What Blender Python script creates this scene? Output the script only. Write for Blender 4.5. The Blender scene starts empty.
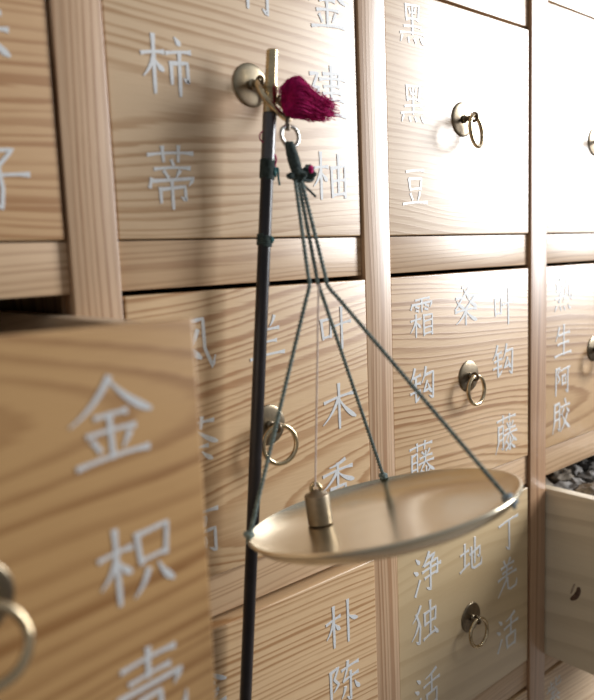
import bpy, bmesh, math, random
from mathutils import Vector, Matrix
random.seed(7)
SC = bpy.context.scene
COL = SC.collection
PI = math.pi

# ------------------------------------------------------------------ camera
Z0 = 1.25                    # height of the camera above the floor (m)
H = 0.3739                   # distance from the lens to the cabinet face (the plane y = 0)
FPX = 700.0
RX = Vector((0.76248991, -0.64574685, -0.04025104))     # image right, in world axes
RD = Vector((-0.11373656, -0.07253595, -0.99085949))    # image down
RF = Vector((0.63692475, 0.76009838, -0.12875295))      # viewing direction
CAM = Vector((0, -H, Z0))
cd = bpy.data.cameras.new('camera')
cam = bpy.data.objects.new('camera', cd)
COL.objects.link(cam)
rot = Matrix((RX, -RD, -RF)).transposed()
cam.matrix_world = Matrix.Translation(CAM) @ rot.to_4x4()
cd.sensor_fit = 'VERTICAL'
cd.sensor_height = 36.0
cd.sensor_width = 36.0
cd.lens = 36.0
cd.clip_start = 0.01
cd.dof.use_dof = True
cd.dof.focus_distance = 0.56
cd.dof.aperture_fstop = 5.8
SC.camera = cam

# ------------------------------------------------------------------ light
w = bpy.data.worlds.new('world')
SC.world = w
w.use_nodes = True
nt = w.node_tree
nt.nodes.clear()
wo = nt.nodes.new('ShaderNodeOutputWorld')
wb = nt.nodes.new('ShaderNodeBackground')
tc = nt.nodes.new('ShaderNodeTexCoord')
sx = nt.nodes.new('ShaderNodeSeparateXYZ')
mr = nt.nodes.new('ShaderNodeMapRange')
rp = nt.nodes.new('ShaderNodeValToRGB')
nt.links.new(tc.outputs['Generated'], sx.inputs[0])
nt.links.new(sx.outputs['Z'], mr.inputs[0])
mr.inputs[1].default_value = -1
mr.inputs[2].default_value = 1
nt.links.new(mr.outputs[0], rp.inputs[0])
rp.color_ramp.elements[0].position = 0.30
rp.color_ramp.elements[0].color = (0.30, 0.27, 0.235, 1)
rp.color_ramp.elements[1].position = 0.75
rp.color_ramp.elements[1].color = (0.65, 0.66, 0.67, 1)
nt.links.new(rp.outputs[0], wb.inputs[0])
wb.inputs[1].default_value = 0.46
nt.links.new(wb.outputs[0], wo.inputs[0])

# the big bright window far to the right of the cabinet
WAZ, WEL, WD = math.radians(60.5), math.radians(14.5), 1.9
wp = Vector((0.45 + WD*math.sin(WAZ), -WD*math.cos(WAZ), Z0 + WD*math.tan(WEL)))
la = bpy.data.lights.new('window_daylight', 'AREA')
la.shape = 'RECTANGLE'
la.size = 0.58
la.size_y = 1.05
la.energy = 62
la.color = (0.97, 0.985, 1.0)
lo = bpy.data.objects.new('window_daylight', la)
COL.objects.link(lo)
lo.location = wp
lo.rotation_euler = (Vector((0.45, 0, Z0)) - wp).to_track_quat('-Z', 'Y').to_euler()

SC.view_settings.view_transform = 'Standard'
SC.view_settings.look = 'None'
SC.view_settings.gamma = 1.0
SC.view_settings.exposure = 0.0
SC.view_settings.use_curve_mapping = False


# ------------------------------------------------------------------ helpers
def at(px, py, y=0.0):
    """point of the plane at depth y seen at a place of the photograph"""
    d = RX*(px-297) + RD*(py-350) + RF*FPX
    t = (y + H)/d.y
    return CAM + d*t


class MB:
    """collects shapes for ONE mesh object"""
    def __init__(self):
        self.bm = bmesh.new()

    def box(self, lo, hi, bev=0.0, seg=2):
        lo, hi = Vector(lo), Vector(hi)
        r = bmesh.ops.create_cube(self.bm, size=1.0)
        vs = r['verts']
        c = (lo+hi)/2
        s = hi-lo
        for v in vs:
            v.co = Vector((v.co.x*s.x, v.co.y*s.y, v.co.z*s.z)) + c
        if bev > 0:
            es = list({e for v in vs for e in v.link_edges})
            bmesh.ops.bevel(self.bm, geom=es, offset=bev, segments=seg, profile=0.6, affect='EDGES')
        return self

    def tube(self, pts, r, seg=10, closed=False, caps=True):
        pts = [Vector(p) for p in pts]
        n = len(pts)
        rs = r if isinstance(r, (list, tuple)) else [r]*n
        rings = []
        up = None
        for i, p in enumerate(pts):
            if closed:
                t = pts[(i+1) % n] - pts[i-1]
            else:
                t = pts[min(i+1, n-1)] - pts[max(i-1, 0)]
            t.normalize()
            if up is None:
                up = Vector((0, 0, 1)) if abs(t.z) < 0.9 else Vector((1, 0, 0))
            a = (up - t*up.dot(t))
            if a.length < 1e-6:
                a = t.orthogonal()
            a.normalize()
            up = a
            b = t.cross(a)
            rings.append([self.bm.verts.new(p + (a*math.cos(2*PI*k/seg) + b*math.sin(2*PI*k/seg))*rs[i]) for k in range(seg)])
        m = n if closed else n-1
        for i in range(m):
            A, B = rings[i], rings[(i+1) % n]
            for k in range(seg):
                self.bm.faces.new((A[k], A[(k+1) % seg], B[(k+1) % seg], B[k]))
        if caps and not closed:
            self.bm.faces.new(rings[0][::-1])
            self.bm.faces.new(rings[-1])
        return self

    def lathe(self, prof, origin, axis=(0, 0, 1), seg=48):
        """prof: (radius, height) pairs turned round the axis"""
        ax = Vector(axis).normalized()
        a = ax.orthogonal().normalized()
        b = ax.cross(a)
        o = Vector(origin)
        rings = []
        for r, hh in prof:
            if r < 1e-7:
                rings.append([self.bm.verts.new(o + ax*hh)])
            else:
                rings.append([self.bm.verts.new(o + ax*hh + (a*math.cos(2*PI*k/seg) + b*math.sin(2*PI*k/seg))*r) for k in range(seg)])
        for A, B in zip(rings, rings[1:]):
            for k in range(seg):
                k2 = (k+1) % seg
                if len(A) == 1 and len(B) == 1:
                    continue
                if len(A) == 1:
                    self.bm.faces.new((A[0], B[k2], B[k]))
                elif len(B) == 1:
                    self.bm.faces.new((A[k], A[k2], B[0]))
                else:
                    self.bm.faces.new((A[k], A[k2], B[k2], B[k]))
        return self

    def blob(self, c, rad, sub=3, jit=0.12, seed=0, freq=90.0):
        from mathutils import noise
        r = bmesh.ops.create_icosphere(self.bm, subdivisions=sub, radius=1.0)
        for v in r['verts']:
            d = v.co.copy()
            k = 1 + jit*noise.noise(d*1.6 + Vector((seed*3.1, seed*1.7, seed))) + jit*0.5*noise.noise(d*4 + Vector((seed, 0, seed)))
            v.co = Vector(c) + Vector((d.x*rad[0], d.y*rad[1], d.z*rad[2]))*k
        return self

    def build(self, name, mat, parent=None, origin=None, smooth=40):
        bm = self.bm
        bmesh.ops.recalc_face_normals(bm, faces=bm.faces[:])
        if origin is None:
            if bm.verts:
                xs = [v.co for v in bm.verts]
                origin = Vector([(min(v[i] for v in xs)+max(v[i] for v in xs))/2 for i in range(3)])
            else:
                origin = Vector()
        origin = Vector(origin)
        for v in bm.verts:
            v.co -= origin
        me = bpy.data.meshes.new(name)
        bm.to_mesh(me)
        bm.free()
        if smooth:
            for p in me.polygons:
                p.use_smooth = True
            me.set_sharp_from_angle(angle=math.radians(smooth))
        o = bpy.data.objects.new(name, me)
        COL.objects.link(o)
        if mat:
            me.materials.append(mat)
        put(o, origin, parent)
        return o


WORLD = {}


def put(o, world_loc, parent=None):
    WORLD[o.name] = Vector(world_loc)
    if parent is not None:
        o.parent = parent
        o.location = Vector(world_loc) - WORLD[parent.name]
    else:
        o.location = Vector(world_loc)


def thing(name, loc, label, cat, group=None):
    o = bpy.data.objects.new(name, None)
    o.empty_display_size = 0.02
    COL.objects.link(o)
    put(o, loc)
    tag(o, label, cat, group)
    return o


def tag(o, label=None, cat=None, group=None, kind=None):
    if label: o['label'] = label
    if cat: o['category'] = cat
    if group: o['group'] = group
    if kind: o['kind'] = kind
    return o


def smooth_path(pts, n=8):
    pts = [Vector(p) for p in pts]
    out = []
    for i in range(len(pts)-1):
        p0 = pts[max(i-1, 0)]; p1 = pts[i]; p2 = pts[i+1]; p3 = pts[min(i+2, len(pts)-1)]
        for k in range(n):
            t = k/n
            out.append(0.5*((2*p1) + (p2-p0)*t + (2*p0-5*p1+4*p2-p3)*t*t + (3*p1-p0-3*p2+p3)*t**3))
    out.append(pts[-1])
    return out


def resample(pts, step):
    out = [pts[0]]
    acc = 0
    for a, b in zip(pts, pts[1:]):
        L = (b-a).length
        if L < 1e-9:
            continue
        d = step-acc
        while d <= L:
            out.append(a + (b-a)*(d/L))
            d += step
        acc = (acc + L) % step
    if (out[-1]-pts[-1]).length > step*0.3:
        out.append(pts[-1])
    return out


def twisted(mb, pts, r, pitch=0.0052, plies=2, seg=7):
    """a laid cord: plies wound round each other along the path"""
    pts = resample(pts, pitch/9)
    up = None
    fr = []
    L = 0
    for i, p in enumerate(pts):
        t = (pts[min(i+1, len(pts)-1)] - pts[max(i-1, 0)]).normalized()
        if up is None:
            up = t.orthogonal()
        a = (up - t*up.dot(t)).normalized()
        up = a
        if i:
            L += (p-pts[i-1]).length
        fr.append((p, a, t.cross(a), L))
    for k in range(plies):
        mb.tube([p + (a*math.cos(2*PI*(L/pitch + k/plies)) + b*math.sin(2*PI*(L/pitch + k/plies)))*r*0.52 for p, a, b, L in fr], r*0.56, seg)
    return mb


# ------------------------------------------------------------------ materials
def new_mat(name):
    m = bpy.data.materials.new(name)
    m.use_nodes = True
    t = m.node_tree
    b = t.nodes['Principled BSDF']
    return m, t, b


def N(t, typ, **kw):
    n = t.nodes.new(typ)
    for k, v in kw.items():
        setattr(n, k, v)
    return n


def math_n(t, op, a, b=None, c=None):
    n = t.nodes.new('ShaderNodeMath')
    n.operation = op
    for i, x in enumerate((a, b, c)):
        if x is None:
            continue
        if isinstance(x, (int, float)):
            n.inputs[i].default_value = x
        else:
            t.links.new(x, n.inputs[i])
    return n.outputs[0]


def wood(name, axis='X', light=(0.615, 0.412, 0.228), dark=(0.369, 0.198, 0.077), freq=190, cz=-0.08, cy=0.035, taper=0.06,
         wob=0.012, seed=0.0, rough=0.42, contrast=1.0, bump=0.22, spec=0.4, coat=0.95):
    """sawn timber: growth rings of a log whose axis runs along the board"""
    m, t, b = new_mat(name)
    lk = t.links.new
    co = N(t, 'ShaderNodeTexCoord')
    sp = N(t, 'ShaderNodeSeparateXYZ')
    lk(co.outputs['Object'], sp.inputs[0])
    if axis == 'X':
        A, B, C = sp.outputs['X'], sp.outputs['Z'], sp.outputs['Y']
    elif axis == 'Y':
        A, B, C = sp.outputs['Y'], sp.outputs['Z'], sp.outputs['X']
    else:
        A, B, C = sp.outputs['Z'], sp.outputs['X'], sp.outputs['Y']
    cb = N(t, 'ShaderNodeCombineXYZ')
    lk(math_n(t, 'ADD', math_n(t, 'MULTIPLY', A, 0.45), seed), cb.inputs[0]); lk(B, cb.inputs[1]); lk(C, cb.inputs[2])
    n1 = N(t, 'ShaderNodeTexNoise'); n1.inputs['Scale'].default_value = 10; n1.inputs['Detail'].default_value = 0.6
    lk(cb.outputs[0], n1.inputs['Vector'])
    wv = math_n(t, 'MULTIPLY', math_n(t, 'SUBTRACT', n1.outputs['Fac'], 0.5), wob*2)
    bz = math_n(t, 'ADD', math_n(t, 'SUBTRACT', B, cz), wv)
    by = math_n(t, 'ADD', C, cy)
    r = math_n(t, 'SQRT', math_n(t, 'ADD', math_n(t, 'MULTIPLY', bz, bz), math_n(t, 'MULTIPLY', by, by)))
    v = math_n(t, 'ADD', r, math_n(t, 'MULTIPLY', A, taper))
    # fine jitter of the ring lines
    cb2 = N(t, 'ShaderNodeCombineXYZ')
    lk(math_n(t, 'MULTIPLY', A, 0.022), cb2.inputs[0]); lk(B, cb2.inputs[1]); lk(C, cb2.inputs[2])
    n2 = N(t, 'ShaderNodeTexNoise'); n2.inputs['Scale'].default_value = 420; n2.inputs['Detail'].default_value = 3
    lk(cb2.outputs[0], n2.inputs['Vector'])
    n3 = N(t, 'ShaderNodeTexNoise'); n3.inputs['Scale'].default_value = 1100; n3.inputs['Detail'].default_value = 2
    cb3 = N(t, 'ShaderNodeCombineXYZ')
    lk(math_n(t, 'MULTIPLY', A, 0.05), cb3.inputs[0]); lk(B, cb3.inputs[1]); lk(C, cb3.inputs[2])
    lk(cb3.outputs[0], n3.inputs['Vector'])
    n6 = N(t, 'ShaderNodeTexNoise', noise_dimensions='1D'); n6.inputs['Scale'].default_value = freq*0.33; n6.inputs['Detail'].default_value = 1.5
    lk(math_n(t, 'ADD', v, seed), n6.inputs['W'])
    v = math_n(t, 'ADD', v, math_n(t, 'MULTIPLY', math_n(t, 'SUBTRACT', n6.outputs['Fac'], 0.5), 2.6/freq))
    jit = math_n(t, 'MULTIPLY', math_n(t, 'SUBTRACT', n2.outputs['Fac'], 0.5), 0.0022)
    rv = math_n(t, 'MULTIPLY', math_n(t, 'ADD', math_n(t, 'ADD', v, 1.0), jit), freq)
    fr = math_n(t, 'FRACT', rv)
    wn = N(t, 'ShaderNodeTexWhiteNoise', noise_dimensions='1D')
    lk(math_n(t, 'FLOOR', math_n(t, 'ADD', rv, 0.55)), wn.inputs['W'])
    ring = N(t, 'ShaderNodeValToRGB')
    e = ring.color_ramp.elements
    e[0].position = 0.0; e[0].color = (0.85, 0.85, 0.85, 1)
    e[1].position = 0.10; e[1].color = (0.0, 0.0, 0.0, 1)
    x = e.new(0.58); x.color = (0.08, 0.08, 0.08, 1)
    x = e.new(0.80); x.color = (0.80, 0.80, 0.80, 1)
    x = e.new(1.0); x.color = (1, 1, 1, 1)
    lk(fr, ring.inputs[0])
    # rings vary in strength
    n4 = N(t, 'ShaderNodeTexNoise'); n4.inputs['Scale'].default_value = 26; n4.inputs['Detail'].default_value = 2
    lk(cb2.outputs[0], n4.inputs['Vector'])
    stren = math_n(t, 'MULTIPLY', math_n(t, 'ADD', n4.outputs['Fac'], 0.18), 1.55*contrast)
    stren = math_n(t, 'MULTIPLY', stren, math_n(t, 'ADD', math_n(t, 'MULTIPLY', wn.outputs['Value'], 0.75), 0.55))
    k = math_n(t, 'MULTIPLY', ring.outputs[0], stren)
    k = math_n(t, 'ADD', k, math_n(t, 'MULTIPLY', math_n(t, 'SUBTRACT', n3.outputs['Fac'], 0.5), 0.55))
    n5 = N(t, 'ShaderNodeTexNoise'); n5.inputs['Scale'].default_value = 9; n5.inputs['Detail'].default_value = 2
    lk(cb.outputs[0], n5.inputs['Vector'])
    k = math_n(t, 'ADD', k, math_n(t, 'MULTIPLY', math_n(t, 'SUBTRACT', n5.outputs['Fac'], 0.45), 0.45))
    mix = N(t, 'ShaderNodeMix', data_type='RGBA')
    mix.clamp_factor = True
    lk(k, mix.inputs[0])
    mix.inputs[6].default_value = (*light, 1)
    mix.inputs[7].default_value = (*dark, 1)
    lk(mix.outputs[2], b.inputs['Base Color'])
    bp = N(t, 'ShaderNodeBump'); bp.inputs['Strength'].default_value = bump; bp.inputs['Distance'].default_value = 0.0006
    hgt = math_n(t, 'ADD', math_n(t, 'MULTIPLY', ring.outputs[0], 0.6), math_n(t, 'MULTIPLY', n3.outputs['Fac'], 0.8))
    lk(hgt, bp.inputs['Height'])
    lk(bp.outputs[0], b.inputs['Normal'])
    ro = math_n(t, 'ADD', rough, math_n(t, 'MULTIPLY', math_n(t, 'SUBTRACT', n2.outputs['Fac'], 0.5), 0.12))
    lk(ro, b.inputs['Roughness'])
    b.inputs['Specular IOR Level'].default_value = spec
    if coat:
        b.inputs['Coat Weight'].default_value = coat
        b.inputs['Coat Roughness'].default_value = 0.32
    return m


def metal(name, col, rough=0.3, var=0.25, scale=120, tint=None, bump=0.0, metallic=1.0):
    m, t, b = new_mat(name)
    lk = t.links.new
    co = N(t, 'ShaderNodeTexCoord')
    n = N(t, 'ShaderNodeTexNoise'); n.inputs['Scale'].default_value = scale; n.inputs['Detail'].default_value = 5
    n.inputs['Roughness'].default_value = 0.65
    lk(co.outputs['Object'], n.inputs['Vector'])
    mix = N(t, 'ShaderNodeMix', data_type='RGBA')
    r = N(t, 'ShaderNodeMapRange'); r.inputs[1].default_value = 0.35; r.inputs[2].default_value = 0.7
    lk(n.outputs['Fac'], r.inputs[0]); lk(r.outputs[0], mix.inputs[0])
    mix.inputs[6].default_value = (*col, 1)
    tint = tint or tuple(c*(1-var*1.6) for c in col)
    mix.inputs[7].default_value = (*tint, 1)
    lk(mix.outputs[2], b.inputs['Base Color'])
    b.inputs['Metallic'].default_value = metallic
    lk(math_n(t, 'ADD', rough, math_n(t, 'MULTIPLY', math_n(t, 'SUBTRACT', n.outputs['Fac'], 0.5), var)), b.inputs['Roughness'])
    if bump:
        bp = N(t, 'ShaderNodeBump'); bp.inputs['Strength'].default_value = bump; bp.inputs['Distance'].default_value = 0.0004
        lk(n.outputs['Fac'], bp.inputs['Height']); lk(bp.outputs[0], b.inputs['Normal'])
    return m


def matte(name, col, col2=None, rough=0.7, scale=200, spec=0.3, lo=0.35, hi=0.65):
    m, t, b = new_mat(name)
    lk = t.links.new
    co = N(t, 'ShaderNodeTexCoord')
    n = N(t, 'ShaderNodeTexNoise'); n.inputs['Scale'].default_value = scale; n.inputs['Detail'].default_value = 4
    lk(co.outputs['Object'], n.inputs['Vector'])
    r = N(t, 'ShaderNodeMapRange'); r.inputs[1].default_value = lo; r.inputs[2].default_value = hi
    lk(n.outputs['Fac'], r.inputs[0])
    mix = N(t, 'ShaderNodeMix', data_type='RGBA')
    lk(r.outputs[0], mix.inputs[0])
    mix.inputs[6].default_value = (*col, 1)
    mix.inputs[7].default_value = (*(col2 or tuple(c*0.7 for c in col)), 1)
    lk(mix.outputs[2], b.inputs['Base Color'])
    b.inputs['Roughness'].default_value = rough
    b.inputs['Specular IOR Level'].default_value = spec
    return m


ASH_L, ASH_D = (0.64, 0.44, 0.24), (0.34, 0.185, 0.08)
RED_L, RED_D = (0.52, 0.345, 0.225), (0.36, 0.205, 0.12)
M_CARCASS = wood('carcass_pine', 'Z', (0.30, 0.20, 0.12), (0.17, 0.10, 0.06), rough=0.6, cz=-0.5)
M_PAINT = matte('white_paint', (0.74, 0.75, 0.76), (0.60, 0.61, 0.62), rough=0.42, scale=900)
_b = M_PAINT.node_tree.nodes['Principled BSDF']
_b.inputs['Coat Weight'].default_value = 0.95
_b.inputs['Coat Roughness'].default_value = 0.32
M_BRASS = metal('aged_brass', (0.62, 0.50, 0.31), 0.27, 0.22, 150)
M_PLATE = metal('antique_brass', (0.27, 0.22, 0.15), 0.36, 0.28, 110, tint=(0.15, 0.115, 0.08))
M_PLATE_LIGHT = metal('worn_brass', (0.40, 0.345, 0.245), 0.36, 0.28, 110, tint=(0.24, 0.19, 0.13))
M_RING = metal('ring_brass', (0.66, 0.54, 0.36), 0.22, 0.2, 170, tint=(0.40, 0.30, 0.18))
M_PAN = metal('pan_brass', (0.72, 0.65, 0.51), 0.25, 0.05, 14, tint=(0.66, 0.585, 0.44))
M_STEEL = metal('dull_steel', (0.62, 0.60, 0.57), 0.25, 0.2, 120)
M_DARKM = metal('blackened_iron', (0.16, 0.13, 0.10), 0.4, 0.2, 120)
M_BEAM = matte('ebony_beam', (0.012, 0.010, 0.012), (0.02, 0.017, 0.02), rough=0.32, scale=60, spec=0.4)
M_CORD = matte('green_cord', (0.22, 0.275, 0.26), (0.085, 0.12, 0.115), rough=0.75, scale=500)
M_CORD_DARK = matte('dark_green_cord', (0.060, 0.085, 0.080), (0.022, 0.034, 0.034), rough=0.8, scale=500)
M_TEAL = matte('teal_thread', (0.05, 0.17, 0.17), (0.02, 0.08, 0.09), rough=0.8, scale=600)
M_PINK = matte('crimson_yarn', (0.58, 0.012, 0.17), (0.32, 0.006, 0.085), rough=0.85, scale=350, spec=0.2)
M_WTHREAD = matte('pale_thread', (0.80, 0.70, 0.65), (0.60, 0.50, 0.47), rough=0.8, scale=700)
M_KNOT_GREY = matte('greyish_knot', (0.30, 0.36, 0.40), (0.14, 0.18, 0.20), rough=0.7, scale=500)

# ------------------------------------------------------------------ setting
def structure(mb, name, mat):
    o = mb.build(name, mat, None, smooth=0)
    tag(o, kind='structure')
    return o


FLOOR_M = matte('floor_stone', (0.24, 0.21, 0.18), (0.18, 0.155, 0.13), rough=0.6, scale=6)
structure(MB().box((-3, -3.5, -0.05), (4, 0.6, 0.0)), 'floor', FLOOR_M)
structure(MB().box((-3, 0.354, 0.0), (4, 0.45, 2.8)), 'wall_back', matte('wall_plaster', (0.5, 0.48, 0.45), rough=0.9, scale=5))

# ------------------------------------------------------------------ cabinet
PX, PZ = 0.2287, 0.2195      # pitch of columns and rows
SW, RH = 0.0285, 0.0290      # stile width, rail height
def stile_x(k): return 0.1552 + PX*(k-1)            # left edge of stile k (0..4)
def rail_z(j): return Z0 + PZ*j                     # centre of rail j (-3..2)
ZB, ZT = rail_z(-3) - RH/2, rail_z(2) + RH/2
XL, XR = stile_x(0), stile_x(4) + SW
DEEP = 0.34
cab = thing('apothecary_cabinet', ((XL+XR)/2, 0.17, 0.0),
            'large pale timber apothecary cabinet of square drawers with white painted characters and brass ring pulls', 'cabinet')

mb = MB()
mb.box((XL, DEEP, ZB), (XR, DEEP+0.012, ZT))                      # back
for k in range(5):
    x = stile_x(k)+SW/2
    mb.box((x-0.007, 0.0205, ZB), (x+0.007, DEEP, ZT))
for j in range(-3, 3):
    mb.box((XL, 0.0215, rail_z(j)-0.006), (XR, DEEP, rail_z(j)+0.006))
mb.build('carcass', M_CARCASS, cab)
mb = MB().box((XL, 0.004, 0.0), (XR, DEEP, ZB-0.001), 0.002)
mb.build('base_panel', wood('base_panel_ash', 'X', RED_L, RED_D, seed=9), cab)
for k in range(5):
    x = stile_x(k)
    mt = wood('stile_ash_%s' % 'abcde'[k], 'Z', (0.46, 0.275, 0.155) if k == 3 else (0.56, 0.37, 0.225), (0.30, 0.155, 0.08) if k == 3 else (0.37, 0.205, 0.105), freq=230, cz=[0.09, 0.075, -0.10, 0.06, -0.08][k], cy=0.02,  # stile d: shadow of the open drawer put into its darker, redder colour
              taper=0.006, wob=0.006, seed=k*3.7, contrast=0.8, bump=0.2)
    MB().box((x, 0, ZB), (x+SW, 0.020, ZT), 0.0009).build('stile', mt, cab)
RAILS = {}
for j in range(-3, 3):
    for k in range(4):
        x0, x1 = stile_x(k)+SW, stile_x(k+1)
        mt = wood('rail_ash', 'X', (0.58, 0.395, 0.235), (0.38, 0.22, 0.115), freq=210, cz=random.uniform(0.05, 0.12), cy=0.03, taper=0.02, wob=0.008,
                  seed=j*5.1+k*2.3, contrast=0.6, bump=0.15, coat=0.6)
        MB().box((x0+0.0002, 0.0035, rail_z(j)-RH/2), (x1-0.0002, 0.021, rail_z(j)+RH/2), 0.0010).build('rail', mt, cab)

# ------------------------------------------------------------------ brush characters: strokes on a 100 x 100 square, y downwards
TREE = '4,36 45,31/26,4 26,96/25,38 5,70/30,46 42,60'
EARL = '12,11 35,8 22,30 34,46 20,57/12,10 12,97'
MOON = '14,11 13,60 4,95/14,12 40,9 40,92 31,86/15,35 39,33/15,58 39,56'
WATER = '14,8 26,20/6,34 18,44/8,92 26,62'
GRASS = '10,17 91,13/35,4 37,26/65,3 62,25'
FIRE = '12,84 5,97/34,86 38,96/56,86 62,96/80,84 93,97'
G = {
 '柿': TREE+'/68,4 77,16/50,30 96,26/57,44 57,79/57,46 90,43 90,75 81,70/74,28 74,98',
 '蒂': GRASS+'/50,24 54,32/20,38 83,35/36,42 42,51/64,40 57,51/14,54 9,67/14,56 91,52 82,64/28,68 29,89/28,69 74,66 73,87 66,82/50,55 50,99',
 '竹': '25,8 6,46/18,32 46,28/33,32 33,90/68,5 52,40/62,30 97,25/80,28 80,96 69,86',
 '金': '50,2 4,49/50,5 98,46/31,45 69,42/22,64 78,60/49,45 50,91/28,71 36,83/72,68 62,82/8,95 94,89',
 '建': '40,18 82,15 81,39/32,29 97,25/42,40 81,38/40,53 85,50/35,67 93,63/61,3 61,84/7,20 28,17 14,45 30,43 5,90/9,60 35,86 98,93',
 '柚': TREE+'/55,32 56,93/55,34 93,30 92,93/74,7 74,88/57,60 91,58/57,88 91,86',
 '黑': '25,8 28,45/25,10 76,7 72,44/38,17 42,28/63,15 57,27/29,43 72,41/50,8 50,78/18,60 82,57/4,78 96,74/'+FIRE,
 '豆': '18,12 84,8/27,30 31,58/27,31 74,28 70,56/31,56 70,54/32,66 40,82/68,63 60,82/4,93 97,89',
 '风': '24,10 22,60 4,96/24,12 74,8 76,58 90,94 96,74/62,25 28,78/34,35 66,75',
 '茶': GRASS+'/50,22 6,58/50,24 97,56/25,63 76,60/50,48 50,96 41,88/35,70 16,90/64,70 84,88',
 '兰': '30,6 41,24/71,3 60,25/20,35 83,31/28,61 74,58/4,91 97,86',
 '高': '50,1 55,12/9,20 93,16/34,29 36,44/34,30 68,28 66,42/36,43 66,41/16,55 17,98/16,57 86,53 86,96 75,88/37,67 38,84/37,68 66,66 65,82/38,83 65,81',
 '叶': '8,28 12,72/8,30 38,26 35,68/12,68 35,66/44,46 99,39/70,4 70,98',
 '木': '8,36 92,29/50,2 50,98/48,34 3,82/51,34 98,80',
 '香': '72,3 28,14/8,29 93,23/50,10 50,56/47,28 6,60/52,28 97,55/30,60 31,98/30,61 72,59 71,97/31,77 71,75/31,94 71,92',
 '朴': TREE+'/68,4 68,98/70,38 97,54',
 '陈': EARL+'/44,20 93,16/62,4 47,45/48,46 93,42/70,30 70,96 59,86/54,60 43,82/82,58 96,78',
 '霜': '25,7 78,4/14,16 9,29/14,18 89,14 82,27/50,6 50,37/26,22 36,26/26,31 36,35/62,20 74,24/60,29 72,33/7,56 45,53/27,42 27,98/26,57 5,85/30,63 43,75/56,46 57,98/56,47 90,45 89,97/57,62 89,60/57,78 89,76/57,94 89,92',
 '钩': '24,3 4,37/18,26 43,22/10,45 43,41/26,28 26,87 44,72/6,64 43,60/66,4 49,41/60,24 94,20 91,86 78,78/70,40 56,66 79,60/74,48 85,69',
 '藤': '10,12 92,9/35,2 36,20/66,1 63,19/16,28 15,70 4,97/16,29 36,27 36,93 28,88/17,48 35,46/17,66 35,64/54,26 60,34/82,24 74,34/46,42 92,39/42,56 98,52/68,26 66,50 41,82/70,54 98,80/69,66 69,98 61,92/52,74 60,80/50,95 66,84/86,70 74,80/72,82 91,97',
 '桑': '34,6 65,4 35,31/40,12 67,31/8,32 37,30 7,59/14,38 41,57/54,31 87,28 53,57/60,37 93,55/6,66 94,62/50,56 50,99/48,66 10,94/52,66 94,92',
 '熟': '28,1 31,10/8,16 51,13/14,22 16,34/14,23 44,21 42,33/16,33 42,32/14,42 42,40 30,50/30,50 30,75 21,68/5,62 55,56/68,5 66,40 49,73/54,26 84,22 84,56 97,68 98,53/60,36 76,51/'+FIRE,
 '生': '28,7 7,46/24,31 87,26/54,2 54,91/20,59 83,55/4,93 97,88',
 '阿': EARL+'/42,18 98,13/50,36 52,66/50,37 72,35 70,64/52,64 70,62/86,15 86,96 73,86',
 '胶': MOON+'/70,2 76,15/50,24 97,20/64,30 49,47/80,29 95,43/84,46 46,95/56,48 99,93',
 '净': '12,9 25,22/6,36 18,46/7,93 25,62/58,3 35,33/48,16 77,13 64,29/40,32 88,29 86,62/33,47 98,43/42,62 86,60/62,30 62,96 49,88',
 '独': '34,4 7,35/18,19 32,55 28,96 17,88/28,46 3,78/48,28 50,58/48,29 90,26 87,56/50,57 87,55/69,4 69,88/45,93 89,84/84,74 97,94',
 '活': WATER+'/85,5 45,18/37,38 98,33/67,14 67,62/48,62 50,96/48,63 88,60 85,94/50,93 85,91',
 '地': '5,38 39,34/22,11 22,78/3,83 41,70/45,47 89,36 88,65 78,60/66,7 66,77/52,28 53,84 64,91 94,88 97,70',
 '丁': '6,16 97,9/55,13 55,96 41,84',
 '羌': '34,3 40,14/65,1 56,14/22,22 81,18/28,36 74,33/7,52 95,47/50,22 46,60 8,98/52,56 54,86 66,93 94,90 97,72',
 '紫': '28,5 28,34/28,20 47,17/14,18 15,36/5,38 51,32/85,7 60,20/60,3 62,33 92,33 94,21/52,38 30,54 61,52/66,46 23,73 79,68/70,58 85,75/52,70 52,98 43,92/34,78 14,96/66,76 88,94',
 '枳': TREE+'/54,18 57,56/54,20 94,15 90,53/57,53 90,50/66,64 47,94/80,62 98,88',
 '壳': '18,16 85,12/50,2 50,34/26,34 77,31/12,46 7,61/12,48 91,44 82,57/36,60 34,74 8,98/36,60 64,57 64,86 72,93 94,91 97,75',
 '子': '20,12 75,8 50,34/50,34 54,68 50,98 33,86/2,53 98,46',
 '味': '8,28 10,66/8,29 34,27 32,64/10,64 32,62/48,26 88,22/42,48 97,44/68,5 68,97/66,48 40,82/69,48 98,80',
}


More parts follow.
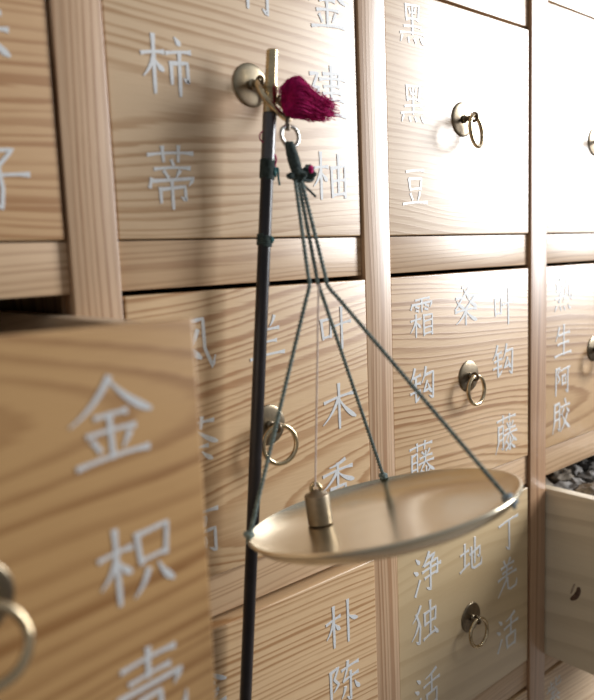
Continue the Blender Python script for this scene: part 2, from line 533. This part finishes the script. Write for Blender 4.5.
def glyph(mb, ch, px, py, hpx, y, wide=1.0, wt=1.0):
    """one painted character, a thin raised coat of brush strokes on the board face at depth y"""
    c = at(px, py, y)
    size = abs(at(px, py-hpx/2, y).z - at(px, py+hpx/2, y).z)
    rg = random.Random(hash((px, py)) & 0xffff)
    base = (2.7 if len(G[ch].split('/')) > 11 else 3.25)*wt
    for s in G[ch].split('/'):
        pts = [tuple(map(float, q.split(','))) for q in s.split()]
        pts = [(a + rg.uniform(-1, 1), b + rg.uniform(-1, 1)) for a, b in pts]
        # dense path with slightly rounded corners
        path = []
        for (a, b) in zip(pts, pts[1:]):
            n = max(4, int(math.dist(a, b)/7))
            for i in range(n):
                u = i/n
                path.append((a[0]+(b[0]-a[0])*u, a[1]+(b[1]-a[1])*u))
        path.append(pts[-1])
        dx, dy = pts[-1][0]-pts[0][0], pts[-1][1]-pts[0][1]
        L = sum(math.dist(a, b) for a, b in zip(pts, pts[1:]))
        single = len(pts) == 2
        falls_left = dx < -6 and dy > 8
        falls_right = dx > 8 and dy > 8 and abs(dy) > 0.3*abs(dx)
        hook = len(pts) > 2 and math.dist(pts[-1], pts[-2]) < 24
        if single and (falls_left or falls_right) and L > 18:      # a little bow in the sweeping strokes
            nx, ny = -dy/L, dx/L
            k = -0.07*L if falls_left else 0.06*L
            path = [(p[0]+nx*k*4*u*(1-u), p[1]+ny*k*4*u*(1-u)) for p, u in ((p, i/(len(path)-1)) for i, p in enumerate(path))]
        if single and abs(dx) > 2*abs(dy) and L > 30:
            path = [(p[0], p[1] - 0.10*L*u*(1-u)) for p, u in ((p, i/(len(path)-1)) for i, p in enumerate(path))]
        n = len(path)
        wd = []
        for i in range(n):
            u = i/(n-1)
            if single and falls_left:
                q = 1.25 - 0.95*u**1.4
            elif single and falls_right:
                q = 0.45 + 1.15*math.sin(min(u, 0.86)/0.86*PI/2)**1.5 if u < 0.86 else 1.6 - (u-0.86)*7
            elif hook:
                q = 1.0 + 0.15*(u < 0.1)
                if u > 0.85: q = 1.15 - (u-0.85)*6.2
            elif falls_left:
                q = 1.05 if u < 0.6 else 1.05 - (u-0.6)*1.9
            elif single and abs(dx) > 2*abs(dy) and L > 14:
                q = 0.78 + 0.32*math.exp(-(u/0.10)**2) + 0.62*math.exp(-((1-u)/0.10)**2)
            elif single and dy > 2*abs(dx) and L > 14:
                q = 1.02 + 0.34*math.exp(-(u/0.08)**2) + 0.12*math.exp(-((1-u)/0.15)**2) - 0.35*max(0, u-0.86)/0.14
            else:
                q = 0.92 + 0.30*math.exp(-(u/0.09)**2) + 0.30*math.exp(-((1-u)/0.08)**2)
            wd.append(max(0.3, q)*base)
        # prism strip
        top, bot = [], []
        for i in range(n):
            a = path[max(i-1, 0)]; b = path[min(i+1, n-1)]
            l = math.dist(a, b) or 1
            tx, ty = (b[0]-a[0])/l, (b[1]-a[1])/l
            ext = (-1.6 if i == 0 else 1.6 if i == n-1 else 0)
            for sgn, arr in ((1, top), (-1, bot)):
                X = path[i][0] + tx*ext - ty*sgn*wd[i]
                Y = path[i][1] + ty*ext + tx*sgn*wd[i]
                Y -= (X-50)*0.03
                arr.append((c.x + (X-50)/100*size*wide, c.z - (Y-50)/100*size))
        yf, yb = y-0.00030 - rg.uniform(0, 0.00008), y+0.00005
        F = [[mb.bm.verts.new((p[0], yf, p[1])) for p in arr] for arr in (top, bot)]
        B = [[mb.bm.verts.new((p[0], yb, p[1])) for p in arr] for arr in (top, bot)]
        for i in range(n-1):
            mb.bm.faces.new((F[0][i], F[0][i+1], F[1][i+1], F[1][i]))
            mb.bm.faces.new((F[0][i], B[0][i], B[0][i+1], F[0][i+1]))
            mb.bm.faces.new((F[1][i], F[1][i+1], B[1][i+1], B[1][i]))
        mb.bm.faces.new((F[0][0], F[1][0], B[1][0], B[0][0]))
        mb.bm.faces.new((F[0][-1], B[0][-1], B[1][-1], F[1][-1]))


# ------------------------------------------------------------------ ring pulls
def circle(c, R, ax1, ax2, n=48):
    return [Vector(c) + Vector(ax1)*R*math.cos(2*PI*i/n) + Vector(ax2)*R*math.sin(2*PI*i/n) for i in range(n)]


def ring_pull(parent, x, z, y, tilt=0.0, yaw=0.0, big=1.0, lift=None, eye=0.0098, wire=0.0017):
    """domed rose with an eye and a loose ring, on the face at depth y"""
    R = 0.0142*big
    mb = MB().lathe([(0, 0.0021), (R*0.45, 0.0019), (R*0.80, 0.0014), (R*0.93, 0.0011), (R*0.98, 0.0008), (R, 0.0003), (R, -0.0004), (0, -0.0004)], (x, y, z), (0, -1, 0))
    # rivet rim and the neck of the eye
    mb.lathe([(0, 0), (0.0030, 0), (0.0034, 0.0030), (0.0022, 0.0040), (0.0019, eye-0.0023), (0, eye-0.0023)], (x, y, z), (0, -1, 0), 20)
    pl = mb.build('pull_rose', M_PLATE if lift is None else M_PLATE_LIGHT, parent)
    ey = y-eye
    MB().tube(circle((x, ey, z), 0.0031, (0, 1, 0), (0, 0, 1), 24), 0.0012, 10, True).build('eye', M_PLATE, parent)
    if lift is None:
        Rr = 0.0128
        top = Vector((x, ey-0.0006, z+0.0010))
        down = Vector((math.sin(yaw)*0.12, -math.sin(tilt), -math.cos(tilt))).normalized()
        side = Vector((math.cos(yaw), -math.sin(yaw), 0))
        side = (side - down*side.dot(down)).normalized()
        MB().tube(circle(top + down*Rr, Rr, down, side, 56), wire, 12, True).build('ring', M_RING, parent)
    else:
        cc, Rr, d, s = lift
        MB().tube(circle(cc, Rr, d, s, 56), 0.0020, 12, True).build('ring', M_RING, parent)
    return pl


# ------------------------------------------------------------------ drawers
FY = 0.0018      # face of a shut drawer, just behind the stiles
def cell(col, row):
    """row 0 is above rail 1, row 1 between rails 0 and 1, ... col 1..4"""
    x0, x1 = stile_x(col-1)+SW, stile_x(col)
    z1 = rail_z(2-row) - RH/2
    z0 = rail_z(1-row) + RH/2
    return x0+0.0013, x1-0.0016, z0+0.0008, z1-0.0030


WOODS = {}
def drawer(col, row, mat, th=0.017, out=0.0, drop=0.0, chars=(), pull=True, label=None, side_mat=None, wt=1.0, **pk):
    x0, x1, z0, z1 = cell(col, row)
    z0 -= drop; z1 -= drop
    if col == 4 and row == 1: z1 += 0.0026
    if col == 4 and row == 0: z0 -= 0.0007
    if col == 2 and row == 2: x1 += 0.0012
    y = FY-out
    mb = MB().box((x0, y, z0), (x1, y+th, z1), 0.0011, 3)
    if side_mat is None:
        # the shut drawer's box behind its front
        mb.box((x0+0.004, y+0.0172, z0+0.004), (x0+0.013, 0.32-out, z1-0.012))
        mb.box((x1-0.013, y+0.0172, z0+0.004), (x1-0.004, 0.32-out, z1-0.012))
        mb.box((x0+0.0132, y+0.0172, z0+0.004), (x1-0.0132, 0.32-out, z0+0.012))
    d = mb.build('drawer', mat, cab, origin=((x0+x1)/2, y, (z0+z1)/2))
    if label:
        d['label'] = label
    if side_mat is not None:
        for s, nm in ((0, 'left'), (1, 'right')):
            xa = x0 + 0.0004 if s == 0 else x1-0.0124
            MB().box((xa, y+th+0.0002, z0), (xa+0.012, y+0.32, z1-0.003), 0.0009).build('drawer_side', side_mat, d)
        MB().box((x0+0.0126, y+th+0.0002, z0+0.004), (x1-0.0126, y+0.308, z0+0.012)).build('drawer_bottom', side_mat, d)
        MB().box((x0+0.0126, y+0.309, z0), (x1-0.0126, y+0.320, z1-0.006), 0.0008).build('drawer_back', side_mat, d)
    if chars:
        for cset in chars:
            g = MB()
            glyph(g, cset[0], cset[1], cset[2], cset[3], y, wt=wt)
            g.build('painted_character', M_PAINT, d, smooth=0)
    if pull:
        ring_pull(d, (x0+x1)/2 + pk.pop('dx', 0), (z0+z1)/2 + pk.pop('dz', 0.0), y, **pk)
    return d


def ash(nm, **k):
    p = dict(light=ASH_L, dark=ASH_D)
    p.update(k)
    return wood('drawer_ash_'+nm, 'X', **p)


# -- first column
drawer(1, 1, ash('honey', light=(0.553, 0.343, 0.172), dark=(0.371, 0.187, 0.072), cz=0.10, freq=170, seed=1.0, taper=0.03),
       chars=[('味', -27, 30, 74), ('子', -1, 177, 65)], label='drawer with a character ending in a long crossbar at left edge')
side_l = wood('drawer_side_pale', 'Y', (0.55, 0.42, 0.29), (0.42, 0.30, 0.19), freq=120, cz=-0.2, cy=0.05, seed=4, rough=0.5)
drawer(1, 2, ash('amber', light=(0.512, 0.296, 0.119), dark=(0.294, 0.135, 0.040), cz=0.058, cy=0.030, freq=135, taper=0.13, seed=2.2, wob=0.016, bump=0.12, contrast=0.75),
       th=0.009, out=0.1268, drop=0.0050, chars=[('金', 111, 420, 90), ('枳', 136, 561, 82), ('壳', 150, 688, 84)], side_mat=side_l, dx=0.0035, dz=0.004, tilt=0.35, wire=0.0019,
       label='blurred drawer pulled out in front at left', wt=0.92)
drawer(1, 3, ash('plain_a', seed=3.3))
drawer(1, 4, ash('plain_b', seed=4.4))
drawer(1, 0, ash('plain_c', seed=5.5))

# -- second column
top2 = (0.2848, Z0+0.1125)
ld = (RX*0.62 + RD*0.79).normalized()
lsd = (-RF*0.93 - (RX*0.79 - RD*0.62)*0.37).normalized()
lift_c = Vector((top2[0], FY-0.0095, top2[1]-0.0005)) + ld*0.0146
x0, x1, z0, z1 = cell(2, 1)
drawer(2, 1, ash('sand', light=(0.654, 0.470, 0.292), dark=(0.443, 0.266, 0.132), cz=-0.012, cy=0.045, freq=230, taper=0.04, seed=6.1, wob=0.013),
       chars=[('柿', 167, 65, 62), ('蒂', 172, 177, 64), ('竹', 254, -13, 56), ('金', 327, 4, 54), ('建', 327, 92, 54), ('柚', 330, 176, 50)],
       dx=top2[0]-(x0+x1)/2, dz=top2[1]-(z0+z1)/2, big=0.97, lift=(lift_c, 0.0148, ld, lsd),
       label='drawer whose lifted ring carries the hanging scale')
drawer(2, 2, ash('cathedral', light=(0.657, 0.454, 0.257), dark=(0.398, 0.207, 0.087), cz=-0.062, cy=0.028, freq=180, taper=-0.12, seed=7.4, wob=0.013),
       chars=[('风', 192, 345, 58), ('茶', 196, 443, 52), ('高', 198, 532, 54), ('兰', 267, 338, 46), ('叶', 335, 328, 44), ('木', 339, 406, 47), ('香', 338, 482, 46)],
       out=0.0021, tilt=0.10, yaw=0.15, dx=0.0005, dz=-0.001, label='drawer with bold arched grain behind the scale pan')
drawer(2, 3, ash('striped', light=(0.658, 0.448, 0.252), dark=(0.392, 0.208, 0.087), cz=-0.16, cy=0.03, freq=215, taper=0.08, seed=8.8, wob=0.010),
       out=0.0048, drop=0.0018, chars=[('朴', 342, 623, 44), ('陈', 344, 683, 44), ('金', 207, 690, 46)], label='drawer below the scale pan, slightly ajar')
drawer(2, 4, ash('plain_d', seed=9.1))
drawer(2, 0, ash('plain_e', seed=9.7))

# -- third column
drawer(3, 1, ash('pale', light=(0.673, 0.496, 0.324), dark=(0.485, 0.307, 0.168), cz=-0.15, cy=0.03, freq=200, seed=10.3, contrast=0.8),
       chars=[('黑', 412, 23, 42), ('黑', 413, 103, 40), ('豆', 415, 187, 40)], dx=-0.0045, dz=0.003, tilt=0.12, yaw=-0.25, eye=0.0125, label='drawer bleached by window glare')
drawer(3, 2, ash('brown_line', light=(0.669, 0.453, 0.256), dark=(0.376, 0.192, 0.078), cz=-0.115, cy=0.025, freq=175, taper=0.07, seed=11.6, wob=0.016),
       chars=[('霜', 422, 317, 40), ('桑', 466, 305, 40), ('叶', 504, 306, 38), ('钩', 422, 386, 40), ('钩', 503, 362, 37), ('藤', 421, 462, 40), ('藤', 506, 433, 37)],
       tilt=0.05, yaw=-0.05, dx=0.0015, dz=0.001, eye=0.0072, label='drawer with three columns of characters beside the pan')
drawer(3, 3, wood('drawer_poplar', 'X', (0.58, 0.435, 0.25), (0.46, 0.32, 0.165), freq=60, cz=-0.3, cy=0.1, taper=0.05, seed=12.5, contrast=0.45, wob=0.03, bump=0.06, rough=0.4),
       chars=[('净', 427, 572, 42), ('地', 471, 555, 36), ('丁', 508, 534, 34), ('独', 425, 622, 40), ('羌', 507, 576, 34), ('活', 427, 690, 38), ('活', 507, 632, 36)],
       tilt=0.08, yaw=0.0, dz=-0.009, dx=0.0015, eye=0.0075, label='yellowish smooth drawer under the right end of the pan')
drawer(3, 4, ash('plain_f', seed=13.1))
drawer(3, 0, ash('plain_g', seed=13.6))

# -- fourth column
drawer(4, 1, ash('white', light=(0.673, 0.496, 0.324), dark=(0.485, 0.307, 0.168), cz=-0.15, seed=14.2), tilt=0.1, dx=-0.004, eye=0.0125, label='overexposed drawer at the top right')
drawer(4, 2, ash('russet', light=(0.573, 0.370, 0.192), dark=(0.336, 0.172, 0.070), cz=-0.05, cy=0.05, freq=160, seed=15.9),
       chars=[('熟', 563, 294, 34), ('生', 563, 341, 33), ('阿', 562, 380, 30), ('胶', 561, 416, 33)], label='drawer above the open drawer at right')
side_r = wood('drawer_side_grey', 'Y', (0.74, 0.64, 0.47), (0.55, 0.45, 0.31), freq=38, cz=-0.35, cy=0.1, taper=0.1, seed=16, contrast=0.6, rough=0.55, bump=0.08)
DR = drawer(4, 3, ash('open', seed=17.2), out=0.15, drop=0.006, side_mat=side_r, label='open drawer of dried herb at right edge')
drawer(4, 4, ash('light', light=(0.715, 0.538, 0.360), dark=(0.495, 0.318, 0.178), cz=-0.1, seed=18.4), chars=[('紫', 554, 691, 26)], label='pale drawer under the open drawer')
drawer(4, 0, ash('plain_h', seed=19.3))

# knot hole in the side board of the open drawer
x0, x1, z0, z1 = cell(4, 3)
ctr = at(574, 593, 0)
kd = RX*(574-297) + RD*(593-350) + RF*FPX
kp = CAM + kd*((x0+0.0004)/kd.x)
kn = MB()
kn.tube(smooth_path([kp + Vector((0.0028, -0.0050, 0.0095)), kp + Vector((0.0025, -0.0048, 0.0035)), kp + Vector((0.0023, -0.0015, -0.0035)), kp + Vector((0.0022, 0.0042, -0.0090))], 6),
        [0.0012, 0.0022, 0.0029, 0.0033, 0.0035, 0.0036, 0.0036, 0.0036, 0.0036, 0.0036, 0.0036, 0.0036, 0.0036, 0.0035, 0.0034, 0.0032, 0.0029, 0.0025, 0.0014], 14)
kn.build('knot', matte('dark_knot', (0.06, 0.035, 0.025), (0.19, 0.11, 0.075), rough=0.7, scale=300), DR)
fl = MB()
fl.tube(smooth_path([kp + Vector((0.0016, -0.0010, 0.0105)), kp + Vector((0.0014, 0.0012, 0.0050)), kp + Vector((0.0016, 0.0038, -0.0030))], 6),
        [0.0006]+[0.0018]*11+[0.0005], 10)
fl.build('bark_flake', matte('pale_bark', (0.52, 0.42, 0.32), (0.34, 0.26, 0.19), rough=0.8, scale=400), DR)

# ------------------------------------------------------------------ dried pieces heaped in the open drawer
HM = [matte('herb_'+n, a, b, rough=0.8, scale=180) for n, a, b in (
    ('grey', (0.30, 0.28, 0.26), (0.13, 0.12, 0.11)), ('dark', (0.11, 0.10, 0.09), (0.05, 0.045, 0.04)),
    ('tan', (0.36, 0.30, 0.23), (0.16, 0.13, 0.10)))]
rg = random.Random(21)
zr = z1 - 0.006 - 0.003
n = 0
for iy in range(6):
    for ix in range(6):
        x = x0 + 0.030 + ix*0.0285 + rg.uniform(-.003, .003) + (iy % 2)*0.010
        y = FY - 0.15 + 0.038 + iy*0.0275 + rg.uniform(-.003, .003)
        if x > x1-0.024:
            continue
        z = zr - 0.010 + rg.uniform(-0.004, 0.003)
        o = MB().blob((x, y, z), (rg.uniform(.012, .0152), rg.uniform(.011, .0145), rg.uniform(.007, .011)), 3, 0.55, rg.random()*50).build(
            'dried_herb_piece', HM[rg.choice((0, 0, 1, 1, 2))], None, smooth=30)
        o.rotation_euler = (rg.uniform(-.4, .4), rg.uniform(-.4, .4), rg.uniform(0, 6))
        tag(o, 'small dark lump of dried herb heaped in the open drawer at the right edge', 'dried herb', 'dried herb lumps in the open drawer')
MB().box((x0+0.0130, FY-0.15+0.0175, z0+0.0125), (x1-0.0130, FY-0.15+0.305, zr-0.026)).build('herb_fill', HM[1], DR, smooth=0)

# ------------------------------------------------------------------ the hand steelyard hanging on the lifted ring
rt = at(272.3, 50, -0.0185)
rb = at(245.5, 700, -0.0130)
ax = (rb-rt).normalized()
sca = thing('steelyard_scale', rt, 'hand scale with dark beam, crimson tassel and brass pan on green strings', 'scale')
def on_beam(py):
    """the point of the beam seen at photograph height py"""
    lo_, hi_ = 0.0, 0.6
    for _ in range(40):
        m_ = (lo_+hi_)/2
        q = rt + ax*m_ - CAM
        v = q.dot(RD)/q.dot(RF)*FPX + 350
        if v < py: lo_ = m_
        else: hi_ = m_
    return rt + ax*lo_


s_cap = (on_beam(113)-rt).length
Lb = (rb-rt).length + 0.05
mb = MB()
mb.tube([rt+ax*(s_cap*0.9), rt+ax*(s_cap*1.02), rt+ax*0.2, rt+ax*Lb, rt+ax*(Lb+0.001)], [0.0036, 0.0041, 0.0043, 0.0040, 0.0034], 24)
mb.build('beam', M_BEAM, sca)
mb = MB().tube([rt, rt+ax*0.0006, rt+ax*0.012, rt+ax*(s_cap*0.55), rt+ax*(s_cap*0.56), rt+ax*(s_cap*0.62), rt+ax*(s_cap*0.63), rt+ax*s_cap],
               [0.0031, 0.0037, 0.0038, 0.0041, 0.0046, 0.0046, 0.0043, 0.0044], 28)
mb.build('end_cap', M_BRASS, sca)
# light reflected off the beam below the cap, added as a glossy grey tube
a0, a1 = on_beam(114), on_beam(160)
MB().tube([a0, a1], 0.00445, 24).build('beam_reflection', matte('reflection_grey', (0.07, 0.068, 0.075), (0.045, 0.042, 0.048), rough=0.22, scale=80, spec=0.9), sca)
# windings of cord round the beam
def winding(py0, py1, r, mat, name, turns, wire=0.0008):
    p0, p1 = on_beam(py0), on_beam(py1)
    u = ax.orthogonal().normalized(); v = ax.cross(u)
    pts = [p0 + (p1-p0)*(i/(turns*16)) + (u*math.cos(2*PI*i/16) + v*math.sin(2*PI*i/16))*r for i in range(turns*16+1)]
    return MB().tube(pts, wire, 8).build(name, mat, sca)


winding(160, 179, 0.0044, M_CORD_DARK, 'cord_winding', 9, 0.0007)
winding(235, 246, 0.0044, M_CORD_DARK, 'cord_winding', 5, 0.0008)
kb = on_beam(240) + RX*0.0042 - RF*0.001
MB().blob(kb, (0.0022, 0.0022, 0.0026), 2, 0.4, 4).build('cord_knot', M_TEAL, sca)
kb = on_beam(172) + RX*0.0046 - RF*0.0012
mb = MB().blob(kb, (0.0018, 0.0018, 0.0034), 2, 0.4, 9)
mb.tube(smooth_path([kb, kb+Vector((0.002, -0.001, 0.002)), kb+Vector((0.0022, -0.001, -0.004)), kb+Vector((0.0030, -0.001, -0.0085))], 6), 0.0007, 7)
mb.build('cord_knot', M_TEAL, sca)
pk = on_beam(163) + RX*0.0046 - RF*0.0012
MB().tube(smooth_path([pk+Vector((0, 0, 0.005)), pk+Vector((0.0012, 0, 0.002)), pk+Vector((0, 0, -0.002)), pk+Vector((0.0008, 0, -0.004))], 5), 0.0006, 7).build('pink_thread', M_PINK, sca)
pk = on_beam(138) - RX*0.0030 - RF*0.0026
MB().tube(circle(pk, 0.0034, RX*0.75, RD, 28), 0.00045, 7, True).build('pink_thread', M_PINK, sca)

# pivot fitting, hook and D-ring
YH = -0.033
hk = MB()
hp = lambda px, py, y=YH: at(px, py, y)
hk.tube(smooth_path([hp(279, 108, -0.021), hp(280, 115, -0.021), hp(284, 117, -0.024), hp(286.5, 111, -0.027), hp(289, 106, -0.030), hp(292, 109, -0.032),
                     hp(290.5, 114, -0.032), hp(287.5, 119, -0.032), hp(287, 127, -0.033)], 6), 0.0012, 10)
hk.blob(hp(286, 114, -0.029), (0.0021, 0.0021, 0.0024), 2, 0.1, 1)
hk.lathe([(0, -0.0018), (0.0018, -0.0018), (0.0022, 0), (0.0018, 0.0018), (0, 0.0018)], hp(287.5, 127, -0.033), (0.3, 0, 1), 18)
hk.build('hook', M_DARKM, sca)
piv = MB()
pc = on_beam(101)
piv.tube([pc - RX*0.005, pc + RX*0.0085], 0.0014, 10)
piv.tube(circle(pc + RX*0.0080 - RF*0.001, 0.0034, RX, RD, 24), 0.0009, 8, True)
piv.build('pivot_pin', M_BRASS, sca)
dr = MB()
dpts = smooth_path([hp(287.5, 126, -0.033), hp(282, 129), hp(281.5, 136), hp(284.5, 143), hp(290, 147), hp(296, 145), hp(298.5, 138), hp(296, 130), hp(291, 126.5), hp(287.5, 126, -0.033)], 5)
dr.tube(dpts[:-1], 0.00125, 10, True)
dr.build('pan_ring', M_STEEL, sca)

# crimson yarn tassel
rg = random.Random(5)
ts = MB()
ta = hp(285, 98, -0.033)
tr = hp(331, 107, -0.039)
dirv = (tr-ta)
ln = dirv.length
dirv.normalize()
upv = (-RD - dirv*(-RD).dot(dirv)).normalized()
fw = dirv.cross(upv)
def fuzz(k):
    return upv*rg.uniform(-k, k) + fw*rg.uniform(-k, k) + dirv*rg.uniform(-k, k)
for i in range(760):
    a = rg.uniform(0, 2*PI); q = math.sqrt(rg.random())
    end = ln*rg.uniform(0.50, 0.92) if rg.random() < 0.88 else ln*rg.uniform(0.92, 1.10)
    rad = 0.0100*q
    o1 = upv*math.cos(a)*rad*1.15 + fw*math.sin(a)*rad
    o2 = upv*math.cos(a)*rad*0.72 + fw*math.sin(a)*rad*0.7 - upv*0.0022
    s0 = rg.uniform(0, 0.04)
    pts = [ta + dirv*ln*s0 + o1*0.45, ta + dirv*ln*0.07 + o1*0.95 + upv*0.0012 + fuzz(.0004), ta + dirv*ln*0.25 + o1*1.08 + upv*0.0018 + fuzz(.0007),
           ta + dirv*(ln*0.25*0.5+end*0.45) + o1*0.5+o2*0.5 + upv*0.0006 + fuzz(.0010), ta + dirv*(end*0.80) + o2*1.05 + fuzz(.0014),
           ta + dirv*end + o2*0.9 + fuzz(.0022)]
    ts.tube(smooth_path(pts, 3), 0.00027, 4)
for i in range(40):       # loose loops at the top
    a = rg.uniform(0.2, 2.4)
    c = ta + dirv*ln*rg.uniform(0.20, 0.32) + upv*0.0020 + fw*rg.uniform(-.006, .004)
    rr = rg.uniform(0.0075, 0.0102)
    ts.tube([c + (dirv*math.cos(t)*1.05 + upv*math.sin(t))*rr for t in [0.15+k*0.19 for k in range(16)]], 0.00024, 4)
ts.build('tassel', M_PINK, sca)

# pan
PC = Vector((0.285, -0.1044, Z0-0.1433))
PN = Vector((-0.0545, 0.2294, 1.0)).normalized()
PR = 0.0794
def pan_pt(deg, rad=PR, hh=0.0):
    """rim point in the direction deg of the floor plan"""
    d = Vector((math.cos(math.radians(deg)), math.sin(math.radians(deg)), 0))
    d.z = -(PN.x*d.x + PN.y*d.y)/PN.z
    return PC + d.normalized()*rad + PN*hh


dp = 0.0130
inn = [(0, -dp), (0.030, -dp*0.985), (0.046, -dp*0.93), (0.058, -dp*0.82), (0.067, -dp*0.63), (0.0735, -dp*0.38), (PR-0.0020, -0.0012), (PR-0.0010, 0.0002), (PR, -0.0003), (PR+0.0002, -0.0012)]
out = [(PR-0.0008, -0.0024), (0.0742, -dp*0.38-0.0018), (0.0675, -dp*0.63-0.0016), (0.058, -dp*0.82-0.0015), (0.046, -dp*0.93-0.0014), (0.030, -dp*0.985-0.0014), (0, -dp-0.0014)]
pan = MB().lathe(inn+out, PC, PN, 128).build('pan', M_PAN, sca, origin=PC, smooth=60)

# strings: down from the D-ring as one bundle, then spreading to the rim
ends = [(145, hp(309.5, 285, -0.066)), (42, hp(318, 283, -0.064)), (-74, hp(328, 286, -0.068))]
starts = [hp(295, 178, -0.041), hp(298, 178, -0.040), hp(301, 178, -0.041)]
for (deg, bend), st in zip(ends, starts):
    e = pan_pt(deg, PR-0.0012, 0.001) if deg != -74 else pan_pt(deg, 0.0757, -0.0025)
    kz = 1.5 if deg == -74 else 1.1
    b1 = bend + (st-bend)*0.10
    b2 = bend + (e-bend)*0.06
    path = [st + (b1-st)*(i/10) for i in range(10)] + smooth_path([b1, bend, b2], 5)[:-1] + [b2 + (e-b2)*(i/14) for i in range(15)]
    s = twisted(MB(), path, 0.00128).build('pan_string', M_CORD, sca)
    kn = MB()
    kn.blob(e + PN*0.0006, (0.0026*kz, 0.0026*kz, 0.0021*kz), 3, 0.35, deg)
    kn.tube(circle(e + PN*0.0016, 0.0018*kz, (1, 0, 0), (0, 1, 0), 20), 0.0010*kz, 8, True)
    kn.tube([e + PN*0.001, e - PN*0.004 + (e-PC).normalized()*0.0018], 0.0012, 8)
    kn.build('string_knot', M_KNOT_GREY if deg == -74 else M_CORD, sca)

# wrapped bundle above the strings
wr = MB()
p0, p1 = hp(289, 143, -0.034), hp(299, 179, -0.0405)
d = (p1-p0)
u = d.orthogonal().normalized(); v = d.normalized().cross(u)
for ph in range(2):
    wr.tube([p0 + d*(i/180) + (u*math.cos(i*0.42+ph*PI) + v*math.sin(i*0.42+ph*PI))*(0.0018+0.0010*math.sin(i/180*PI)) for i in range(181)], 0.0011, 7)
wr.tube([p0, p1], 0.0022, 12)
wr.tube(smooth_path([hp(283, 141), hp(286, 147), hp(290, 150)], 5), 0.0006, 6)
wr.build('wrapped_bundle', M_CORD_DARK, sca)
kk = MB()
kc = hp(299, 176, -0.041)
kk.blob(kc, (0.0052, 0.0045, 0.0040), 3, 0.5, 2)
kk.blob(hp(309, 173, -0.041), (0.0050, 0.0040, 0.0042), 3, 0.55, 7)
kk.blob(hp(290.5, 176, -0.041), (0.0024, 0.0024, 0.0024), 2, 0.5, 8)
kk.tube(smooth_path([kc, hp(306, 168, -.042), hp(313, 172, -.042), hp(312, 180, -.042), hp(304, 180, -.042), kc], 6), 0.0011, 8)
kk.tube(smooth_path([kc, hp(304, 185, -.042), hp(310, 191, -.041), hp(316, 197, -.041)], 6), [0.0008]*18+[0.0004], 7)
kk.build('bundle_knot', M_CORD_DARK, sca)
MB().blob(hp(311, 169, -0.0455), (0.0017, 0.0015, 0.0024), 2, 0.4, 3).build('pink_thread', M_PINK, sca)

# ------------------------------------------------------------------ the weight standing in the pan
def in_pan(px, py):
    """where the line of sight meets the inner face of the pan"""
    dd = (RX*(px-297) + RD*(py-350) + RF*FPX).normalized()
    for i in range(6000):
        q = CAM + dd*(0.2 + i*0.00008)
        rel = q-PC
        hh = rel.dot(PN)
        rad = (rel - PN*hh).length
        if rad > PR: continue
        zz = 0
        for (r0, h0), (r1, h1) in zip(inn, inn[1:]):
            if r0 <= rad <= r1 and r1 > r0:
                zz = h0 + (h1-h0)*(rad-r0)/(r1-r0); break
        if hh <= zz:
            return q
    return PC


wb_ = in_pan(322, 526) + Vector((0.0022, 0.0036, 0.0))
wt_ = thing('scale_weight', wb_, 'small brass cylindrical weight with pale thread standing in the shallow brass pan', 'weight')
wx = (PN*0.40 + Vector((0, 0, 1))*0.60 + Vector((-0.03, 0, 0))).normalized()
WR = 0.0079; WH = 0.0190
mb = MB().lathe([(0, 0), (WR-0.0006, 0), (WR, 0.0006), (WR, WH-0.0010), (WR-0.0003, WH-0.0003), (WR-0.0012, WH), (WR*0.60, WH+0.0008), (WR*0.42, WH+0.0022), (0, WH+0.0028)],
                wb_ + PN*0.0004, wx, 56)
mb.build('weight_body', metal('weight_brass', (0.33, 0.27, 0.195), 0.48, 0.12, 200), wt_)
top = wb_ + wx*(WH+0.0022)
mb = MB().tube(smooth_path([top + RX*0.0030*-1, top - RX*0.0026 + wx*0.0030, top + wx*0.0052, top + RX*0.0026 + wx*0.0030, top + RX*0.0030], 6), 0.0013, 10)
mb.build('lug', M_BRASS, wt_)
ty = top + wx*0.0045
th_end = hp(318.5, 284, -0.068)
mb = MB()
twisted(mb, [ty + (th_end-ty)*(i/20) for i in range(21)], 0.00062, 0.0030)
mb.tube(circle(ty - wx*0.0006, 0.0019, RF, wx, 20), 0.0004, 6, True)
mb.tube(smooth_path([ty, ty + RX*0.0020 - wx*0.002, ty + RX*0.0036 - wx*0.0055, ty + RX*0.0058 - wx*0.0085], 5), 0.0005, 6)
mb.build('thread', M_WTHREAD, wt_)
